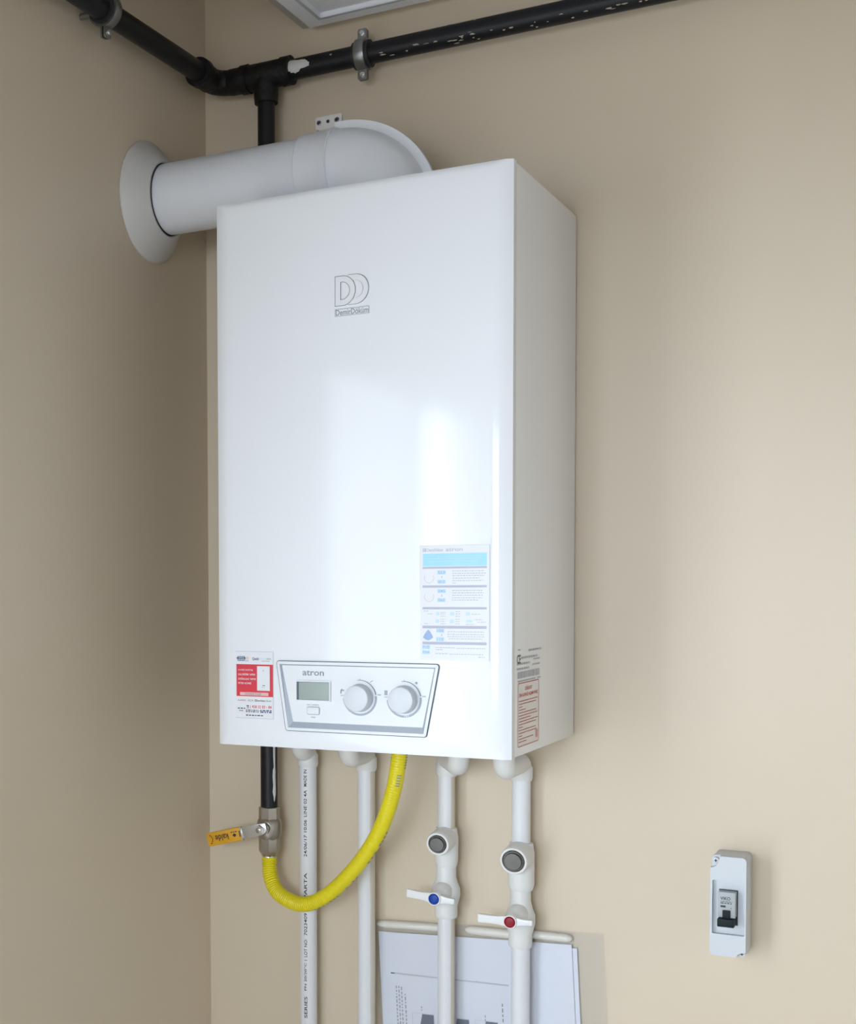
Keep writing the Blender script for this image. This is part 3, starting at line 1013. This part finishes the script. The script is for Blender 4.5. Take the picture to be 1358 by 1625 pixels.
# lever plate: bent steel strip
lz = vt - .032
lev = MB()
sl_ = math.radians(14.5)
lu, lv = Vector((-math.cos(sl_), 0, -math.sin(sl_))), Vector((-math.sin(sl_), 0, math.cos(sl_)))
lo_ = Vector((GX, GY - .034, lz))
lev.prism([(-.012, -.004), (-.012, .009), (.006, .010), (.034, .0095), (.034, -.0095), (.006, -.0095), (-.004, -.008)], lo_, lu, lv, Vector((0, -.0022, 0)))
lvo = lev.build('lever', zinc_b, gv, bevel=.0005)
lev2 = MB().prism(rrect(.033, .098, -.0112, .0112, .0035, 4), lo_ + Vector((0, .0012, 0)), lu, lv, Vector((0, -.0046, 0)))
lev2.build('lever_grip', orange, gv, bevel=.0012)
MB().prism(rrect(.0325, .0345, -.0114, .0114, .0005, 2), lo_ + Vector((0, .0012, 0)), lu, lv, Vector((0, -.0047, 0))).build('grip_collar', zinc_b, lvo)
MB().lathe(lo_ + Vector((0, -.0022, 0)), (0, -1, 0), [(0, .0085), (.004, .0085), (.005, .0075), (.005, .0045)], 6).build('stem_nut', zinc_b, lvo, angle=20)
MB().lathe(lo_ + Vector((0, -.0022, 0)), (0, -1, 0), [(0, .0045), (.0056, .0045), (.006, .0038)], 20).build('stem_end', nickel, lvo)
gpn = Print(lo_ + Vector((0, -.0034, 0)), -lu, lv, (0, -1, 0), .0004)
gpn.text('kalde', -.082, -.0055, -.0575, .0050, 180)
gpn.poly([(-.050, -.0002), (-.0462, -.0036), (-.0424, -.0002), (-.0462, .0028)])
gpn.fine(-.052, -.0405, .0050, .0016, 4); gpn.rect(-.0372, -.0045, -.0352, .0052)
gpn.arc(-.0930, .0000, .0052, .0062, -60, 60, 10)
gpn.rect(-.0925, .0058, -.0895, .0070); gpn.rect(-.0925, -.0075, -.0895, -.0062)
tag(gpn.build('grip_marks', ink, lvo), kind='stuff')

hs = thing('gas_hose', (GX, GY, -.25), 'yellow corrugated gas hose looping from the valve up to the boiler', 'hose')
hp = catmull([(GX, GY, -.216), (.1318, -.042, -.232), (.1380, -.049, -.252), (.1580, -.059, -.2735), (.2050, -.075, -.2815), (.2530, -.089, -.2590), (.3070, -.102, -.2070), (.3490, -.115, -.1480), (.3745, -.125, -.0880), (.3875, -.131, -.0290), (.3895, -.132, .004)], 40)
# resample evenly
seg = [0]
for a, b in zip(hp[:-1], hp[1:]):
    seg.append(seg[-1] + (b - a).length)
L = seg[-1]
N = int(L / .0008)
ev, j = [], 0
for i in range(N + 1):
    s_ = L * i / N
    while j < len(seg) - 2 and seg[j + 1] < s_:
        j += 1
    f = (s_ - seg[j]) / max(1e-9, seg[j + 1] - seg[j])
    ev.append(hp[j].lerp(hp[j + 1], f))
rad = []
for i in range(N + 1):
    s_ = L * i / N
    amp = .00075 * (1 - .8 * min(1, max(0, (s_ - .10) / .10))) + .0
    if s_ > L - .05:
        amp = .00028
    rad.append(.0117 + amp * math.cos(2 * PI * s_ / .0040))
MB().tube(ev, rad, 24).build('hose', yellow, hs, angle=60)
MB().lathe((GX, GY, -.2085), (0, 0, -1), [(0, .0118), (.0075, .0118), (.009, .0122)], 24).build('hose_ferrule', zinc_b, hs)
MB().lathe((.3895, -.132, .0), (0, 0, -1), [(-.002, .0118), (.010, .0124), (.012, .0120)], 24).build('hose_nut', yellow, hs)
# printed marks along the lower outer side of the hose
mk = MB()
rnd = random.Random(3)
camp = Vector((1.121, -2.104, .228))


def hose_mark(i0, i1, a0, a1):
    vs, fs = [], []
    for i in (i0, (i0 + i1) // 2, i1):
        p = ev[i]; t = (ev[i + 1] - ev[i - 1]).normalized()
        vw = Vector((.36, -.90, .12)).normalized()
        vw = (vw - t * vw.dot(t)).normalized()
        sd = t.cross(vw)
        for a in (a0, (a0 + a1) / 2, a1):
            vs.append(p + (vw * math.cos(a) + sd * math.sin(a)) * .01225)
    for r in range(2):
        for c in range(2):
            fs.append((r * 3 + c, r * 3 + c + 1, (r + 1) * 3 + c + 1, (r + 1) * 3 + c))
    mk.add(vs, fs)


sgn = 1
i = int(N * .30)
while i < int(N * .70):
    ln = rnd.randint(2, 6)
    if rnd.random() < .62:
        hose_mark(i, i + ln, sgn * rnd.uniform(.95, 1.05), sgn * rnd.uniform(1.2, 1.42))
    i += ln + rnd.randint(2, 7)
for i in range(int(N * .845), int(N * .885), 5):
    hose_mark(i, i + 2, sgn * .05, sgn * .6)
for i in range(int(N * .90), int(N * .985), 5):
    hose_mark(i, i + 2, sgn * .9, sgn * 1.35)
tag(mk.build('printed_marks', ink_grey, hs), kind='stuff')

# ================================================================== white water pipes
WY = -.028
C_PPR = (0.76, 0.76, 0.77, 1)
C_OVR = (0.66, 0.60, 0.49, 1)


def ppr_pipe(x, front, label, r=.0135, z_end=FZ + .002, cuts=None, matp=ppr, er=.0152, top=0.0, name='water_pipe'):
    """pipe dropping from the boiler at front=(x,y), stepping back to the wall and running down"""
    t = thing(name, (x, WY, FZ), label, 'pipe', 'white plastic pipes under the boiler')
    zc = -.041
    fx, fy = front
    p = fillet([(fx, fy, -.001), (fx, fy, zc), (x, WY, zc), (x, WY, -.068)], .0155, 10)
    MB().tube(p, [er] * len(p), 28).build('offset_elbow', ppr_cream, t, angle=50)
    MB().lathe((x, WY, -.046), (0, 0, -1), [(0, er), (.002, er + .0014), (.018, er + .0014), (.0205, er + .0002), (.0205, r)], 32).build('elbow_socket', ppr_cream, t)
    MB().lathe((fx, fy, -.001), (0, 0, -1), [(0, er + .001), (.016, er + .001), (.018, er)], 32).build('outlet_socket', ppr_cream, t)
    segs = cuts or [(-.064, z_end)]
    for a, b in segs:
        MB().tube([(x, WY, a), (x, WY, b)], r, 32).build('pipe', matp, t)
    return t


over2 = mat_overpaint('pipe white with wall paint on one side', C_PPR, C_OVR, (.94, .34, 0), .0078)
p1 = ppr_pipe(.1944, (.1944, -.058), 'white plastic pipe with printed lettering, beside the gas valve', r=.0140)
p2 = ppr_pipe(.2945, (.2945, -.101), 'unprinted white plastic pipe without valve, crossed by the yellow hose', r=.0138, matp=over2)
p3 = ppr_pipe(.4250, (.4715, -.112), 'white plastic pipe carrying the blue-capped valve', r=.0128, matp=over2, cuts=[(-.064, -.150), (-.272, FZ + .002)])
p4 = ppr_pipe(.5395, (.5415, -.124), 'white plastic pipe carrying the red-capped valve', r=.0137, cuts=[(-.064, -.163), (-.300, FZ + .002)])

# lettering up the first pipe
fa0 = .10
def wrap(a, b):
    r = .01425
    th = a / r + fa0
    return (.1944 + r * math.sin(th + .0), WY - r * math.cos(th), b)
q = Print((0, 0, 0), (1, 0, 0), (0, 0, 1), (0, -1, 0), 0)
for body, z0, z1 in (('MADE IN', -.098, -.071), ('LINE 02 4A', -.147, -.104), ('24/06/17 10:06', -.212, -.152), ('ISPARTA', -.290, -.238), ('70234091', -.340, -.300), ('LOT NO:', -.375, -.346), ('PN 20/20°C |', -.430, -.380), ('SERIES', -.475, -.440), ('PPR PIPE |', -.53, -.485)):
    q.text(body, -.0026, z0, .0026, z1, 90, mapf=wrap)
q.build('lettering', ink, p1)


def strainer(x, z0, z1, pz, pr, label, tp):
    """tee-shaped filter body with a metal plug facing the room"""
    t = thing('pipe_strainer', (x, WY, z1), label, 'strainer', 'strainers on the white pipes')
    R_ = .0178 if pr < .015 else .0192
    MB().lathe((x, WY, z0), (0, 0, -1), [(0, tp), (.001, R_ - .002), (.010, R_ - .001), (.014, R_), (z0 - z1 - .010, R_), (z0 - z1 - .003, R_ - .0015), (z0 - z1, R_ - .003)], 36).build('body', ppr_cream, t, angle=40)
    MB().lathe((x, WY - .006, pz), (0, -1, -.12), [(0, pr + .0050), (.026, pr + .0048), (.034, pr + .0046), (.0362, pr + .0036), (.0362, pr + .0008), (.033, pr + .0004)], 36).build('branch', ppr_cream, t)
    ax = Vector((0, -1, -.12)).normalized()
    o_ = Vector((x, WY - .006, pz)) + ax * .033
    MB().lathe(o_, ax, [(0, pr), (.0022, pr), (.0034, pr - .0012), (.0036, pr * .72)], 32).build('plug_rim', plug_m, t, angle=30)
    MB().lathe(o_, ax, [(0.002, pr * .84), (.0056, pr * .83), (.0068, pr * .76), (.0070, .0001)], 28).build('plug_cap', plug_m, t, angle=20)
    return t


strainer(.4250, -.147, -.208, -.1625, .0135, 'white strainer with metal plug above the blue-capped valve', .0128)
strainer(.5400, -.160, -.232, -.1775, .0160, 'white strainer with larger metal plug above the red-capped valve', .0137)


def ball_valve(x, z0, z1, hz, capm, label, l0, l1, tp, yaw=0.0):
    t = thing('ball_valve', (x, WY, z1), label, 'valve', 'lever valves on the white pipes')
    h = z0 - z1
    MB().lathe((x, WY, z0), (0, 0, -1), [(0, .0150), (h * .22, .0152), (h * .34, .0180), (h * .44, .0212), (h * .58, .0216), (h * .70, .0190), (h * .80, .0168), (h * .82, .0172), (h * .97, .0172), (h, .0160), (h, tp)], 40).build('body', ppr_cream, t, angle=40)
    MB().lathe((x, WY - .012, hz + .004), (0, -1, -.10), [(0, .0150), (.014, .0142), (.020, .0118), (.024, .0100), (.036, .0085)], 32).build('stem_housing', ppr_cream, t)
    y = WY - .047
    # handle: long flat arm to the left, short arm to the right, tapering to the ends
    hm = MB()
    n_ = 22
    prof = []
    for k in range(n_ + 1):
        f = k / n_
        s_ = -l0 + (l0 + l1) * f
        if s_ < 0:
            hh = .0052 + .0028 * math.exp(-((s_ + .0) / .016) ** 2) + .0012 * (-s_ / l0)
        else:
            hh = .0042 + .0034 * math.exp(-(s_ / .013) ** 2)
        prof.append((s_, hh))
    up = [(s_, hh * .95) for s_, hh in prof]
    dn = [(s_, -hh * .95) for s_, hh in prof]
    poly = dn + up[::-1]
    ya = math.radians(yaw)
    U = Vector((math.cos(ya), 0, math.sin(ya)))
    V = Vector((-math.sin(ya), 0, math.cos(ya)))
    # arms as quads
    vs, fs = [], []
    for k in range(n_ + 1):
        s_, hh = prof[k]
        bow = -.004 * (1 - abs(s_) / l0)
        for (dv, dy) in ((-hh, 0), (hh, 0), (hh, -.0075), (-hh, -.0075)):
            vs.append(Vector((x, y + bow + dy + .004, hz)) + U * s_ + V * dv)
    for k in range(n_):
        for e in range(4):
            e2 = (e + 1) % 4
            fs.append((k * 4 + e, k * 4 + e2, (k + 1) * 4 + e2, (k + 1) * 4 + e))
    fs += [(0, 1, 2, 3), tuple(n_ * 4 + e for e in range(4))]
    hm.add(vs, fs)
    hd = hm.build('handle', valve_w, t, bevel=.0016, angle=40)
    MB().lathe((x, y + .004, hz), (0, -1, 0), [(0, .0102), (.0125, .0102), (.0138, .0094), (.0138, .0084), (.0128, .0082)], 32).build('handle_hub', valve_w, hd)
    MB().lathe((x, y - .0088, hz), (0, -1, 0), [(0, .0083), (.0012, .0083), (.0022, .0074), (.0028, .005), (.0030, .0001)], 32).build('handle_cap', capm, t, angle=50)
    return t


ball_valve(.4245, -.206, -.286, -.2475, blue_c, 'white ball valve with a blue cap on its lever', .0455, .0300, .0128, -4)
ball_valve(.5392, -.230, -.318, -.2690, red_c, 'white ball valve with a red cap on its lever', .0500, .0315, .0137, 1.0)

# ================================================================== documents in a clear sleeve behind the pipes
ZB = -.62
tilt = math.radians(3.0)
du, dv = Vector((math.cos(tilt), 0, math.sin(tilt))), Vector((-math.sin(tilt), 0, math.cos(tilt)))


def sheet(name, o, wd, ht, y, thick, m, parent, bow=.0012, nx=24, nzz=10):
    mbx = MB()
    vs = []
    for side in (0, 1):
        for j in range(nzz + 1):
            for i in range(nx + 1):
                a, b = i / nx, j / nzz
                p = Vector(o) + du * (wd * a) - dv * (ht * b)
                yy = y - bow * math.sin(PI * a * 2.1 + b) - side * thick
                vs.append((p.x, yy, p.z))
    fs = []
    n1 = (nx + 1) * (nzz + 1)
    for j in range(nzz):
        for i in range(nx):
            k = j * (nx + 1) + i
            fs += [(k, k + 1, k + nx + 2, k + nx + 1), (n1 + k, n1 + k + nx + 1, n1 + k + nx + 2, n1 + k + 1)]
    for i in range(nx):
        for k0 in (i, nzz * (nx + 1) + i):
            fs.append((k0, k0 + 1, n1 + k0 + 1, n1 + k0))
    for j in range(nzz):
        for k0 in (j * (nx + 1), j * (nx + 1) + nx):
            fs.append((k0, k0 + nx + 1, n1 + k0 + nx + 1, n1 + k0))
    mbx.add(vs, fs)
    return mbx.build(name, m, parent, angle=60)


pap = thing('printed_sheet', (.45, -.006, ZB), 'white printed sheet with small diagrams tucked behind the pipes', 'paper')
TLp = Vector((.3060, 0, -.3275))
WPp, HPp = .3035, .22
# second sheet behind, slightly lower and shifted right
tag(sheet('paper_sheet', TLp + Vector((.0075, 0, -.005)), WPp, .24, -.0035, .0002, doc_m, None, .0006),
    'plain white sheet showing as an edge behind the printed sheet', 'paper')
shp = sheet('sheet', TLp, WPp, HPp, -.0052, .0002, doc_m, pap, .0008)


def dp(lift=.0004):
    P_ = Print(TLp, du, -dv, (0, -1, 0), lift)
    old = P_.P
    def PP(a, b):
        p = TLp + du * a - dv * b
        fa, fb = a / WPp, b / HPp
        return Vector((p.x, -.0052 - .0008 * math.sin(PI * fa * 2.1 + fb) - .0002 - lift, p.z))
    P_.P = PP
    return P_


q = dp()
for k in range(12):
    a0 = .0175 + k * .0157
    q.rect(a0, .0640 + .0004 * k, a0 + .0157, .0662 + .0004 * k)
q.build('heading_rule', ink_lgrey, pap)
q = dp(); q.rect(.0175, .0645, .0240, .0660); q.build('heading_rule_end', navy_ink, pap)
q = dp()
for k, (a, b0, b1) in enumerate(((.0255, .085, .150), (.0300, .085, .150), (.0342, .086, .150), (.0400, .097, .150))):
    q.fine(b0, b1, a, .0016, 300 + k, vertical=True)
q.fine(.114, .124, .066, .0013, 310, vertical=True)
q.fine(.115, .122, .116, .0016, 311, vertical=True)
q.fine(.119, .128, .167, .0013, 312, vertical=True)
q.fine(.0985, .127, .1945, .0018, 313, vertical=True)
tag(q.build('fine_print', ink_grey, pap), kind='stuff')
for a in (.050, .106, .151):
    b = .1255 if a < .1 else .1275
    q = dp(); o_ = [(a, b), (a + .036, b), (a + .036, b + .05), (a, b + .05)]; i_ = [(a + .0005, b + .0005), (a + .0355, b + .0005), (a + .0355, b + .0495), (a + .0005, b + .0495)]
    q.loop(o_, i_); q.build('diagram_frame', ink_lgrey, pap)
    q = dp(); q.poly([(a + .0165, b + .0008), (a + .0350, b + .0012), (a + .0350, b + .048), (a + .006, b + .048)]); q.build('diagram', mat('slate diagram print', (0.10, 0.12, 0.18, 1), 0.5), pap)

slv = thing('plastic_sleeve', (.48, -.008, ZB), 'clear plastic sleeve around the paper sheets on the wall', 'sleeve')
TLs = Vector((.298, 0, -.3085))
sheet('front_film', TLs, .357, .29, -.0100, .00015, sleeve_m, slv, .0009)
sheet('back_film', TLs, .357, .29, -.0016, .00015, sleeve_m, slv, .0004)
for k, (a0, a1, r) in enumerate(((.006, .115, .0062), (.150, .232, .0066), (.247, .312, .0062))):
    p0, p1 = TLs + du * a0 - dv * .007, TLs + du * a1 - dv * (.007 + (.003 if k else 0))
    pp = [p0.lerp(p1, f) for f in (0, .04, .12, .5, .88, .96, 1)]
    MB().tube([(p.x, -.0068, p.z) for p in pp], [r * f for f in (.3, .75, 1, 1, 1, .75, .3)], 20).build('rolled_hem', hem_m, slv)

# ================================================================== breaker box
KX0, KX1, KZ0, KZ1 = .8085, .8545, -.2885, -.1510
KD = .056
bk = thing('breaker_box', ((KX0 + KX1) / 2, 0, KZ0), 'small white breaker box with a black toggle on the back wall', 'breaker box')
out_b = rrect(KX0, KX1, KZ0, KZ1, .006, 5)
MB().prism(out_b, (0, -.0004, 0), (1, 0, 0), (0, 0, 1), (0, -(KD - .012), 0)).build('back_housing', brk_w, bk, bevel=.001)


def clean(pts):
    out = []
    for p in pts:
        if not out or (Vector(p) - Vector(out[-1])).length > 1e-4:
            out.append(p)
    return out


no = []
r = .0055
no += [(KX0 + r + r * math.cos(a), KZ0 + r + r * math.sin(a)) for a in [PI + PI / 2 * k / 4 for k in range(5)]]
nb = .0115
no += [(KX1 - nb * math.cos(a), KZ0 + .0075 * math.sin(a)) for a in [PI / 2 * k / 5 for k in range(6)]]
no += [(KX1 - r + r * math.cos(a), KZ1 - r + r * math.sin(a)) for a in [PI / 2 * k / 4 for k in range(5)]]
nb = .0120
no += [(KX0 + nb, KZ1)] + [(KX0 + nb * math.cos(a), KZ1 - .0165 * math.sin(a) * .999) for a in [PI / 2 * k / 5 for k in range(1, 6)]]
no = clean(no)
hole = rrect(KX0 + .0028, KX1 - .0016, KZ0 + .0300, KZ1 - .0330, .002, 3)
bm = bmesh.new()
yA, yB_ = -(KD - .0120), -KD
def ringv(pts, y):
    return [bm.verts.new((x, y, z)) for x, z in pts]
oF, oB, hF, hB = ringv(no, yB_), ringv(no, yA), ringv(hole, yB_), ringv(hole, yA - .004)
def edges(vs):
    return [bm.edges.new((vs[i], vs[(i + 1) % len(vs)])) for i in range(len(vs))]
eo, eh = edges(oF), edges(hF)
bmesh.ops.triangle_fill(bm, edges=eo + eh, use_beauty=True)
for A, B in ((oF, oB), (hF, hB)):
    for i in range(len(A)):
        bm.faces.new((A[i], A[(i + 1) % len(A)], B[(i + 1) % len(A)], B[i]))
bm.faces.new(hB)
bm.verts.index_update()
fmb = MB().add([tuple(v.co) for v in bm.verts], [tuple(v.index for v in f.verts) for f in bm.faces])
bm.free()
fmb.build('front_shell', brk_w, bk, angle=30, bevel=0)
# screws in the corner notches
for cx, cz, yy in ((KX0 + .0062, KZ1 - .0072, -(KD - .006)), (KX1 - .0055, KZ0 + .0035, -(KD - .0085))):
    sc_ = MB().lathe((cx, -(KD - .0125), cz), (0, -1, 0), [(0, .0044), (-(-(KD - .0125)) * 0 + (abs(yy) - (KD - .0125)), .0044), (abs(yy) - (KD - .0125) + .0004, .0038)], 24).build('screw_post', brk_w, bk)
    s2 = MB()
    s2.box(cx - .0020, cx + .0020, yy - .0008, yy, cz - .0005, cz + .0005)
    s2.box(cx - .0005, cx + .0005, yy - .0008, yy, cz - .0020, cz + .0020)
    s2.build('screw_cross', dark_m, sc_, smooth=False)
MX0, MX1, MZ0, MZ1 = KX0 + .0112, KX1 - .0125, KZ0 + .0430, KZ1 - .0475
my = -(KD + .007)
mod = MB().box(MX0, MX1, my, -(KD - .010), MZ0 + .012, MZ1).build('breaker_module', brk_g, bk, bevel=.0008)
MB().box(MX0 - .0006, MX1 + .0012, -(KD - .0072), -(KD - .0088), MZ0 - .0005, MZ1 + .0012).build('module_gap', dark_m, bk, smooth=False)
MB().box(MX0 + .0062, MX1 - .0062, my - .0025, my + .002, MZ0 + .008, MZ0 + .0225).build('toggle_stem', toggle_m, mod, bevel=.0006)
MB().box(MX0 + .0004, MX1 - .0004, my - .0085, my + .004, MZ0 + .0005, MZ0 + .0115).build('toggle', toggle_m, mod, bevel=.0010)
pk = Print((0, my, 0), (1, 0, 0), (0, 0, 1), (0, -1, 0), .0003)
pk.text('VIKO', MX0 + .0032, MZ1 - .0108, MX0 + .0160, MZ1 - .0062)
pk.fine(MX0 + .0035, MX1 - .0045, MZ1 - .0150, .0012, 70); pk.fine(MX0 + .0035, MX1 - .004, MZ1 - .0128, .0008, 71)
pk.rect(MX0 + .0035, MZ1 - .0208, MX0 + .0100, MZ1 - .0182)
pk.rect(MX1 - .0065, MZ1 - .0218, MX1 - .0045, MZ1 - .0212)
pk.build('lettering', ink, mod)
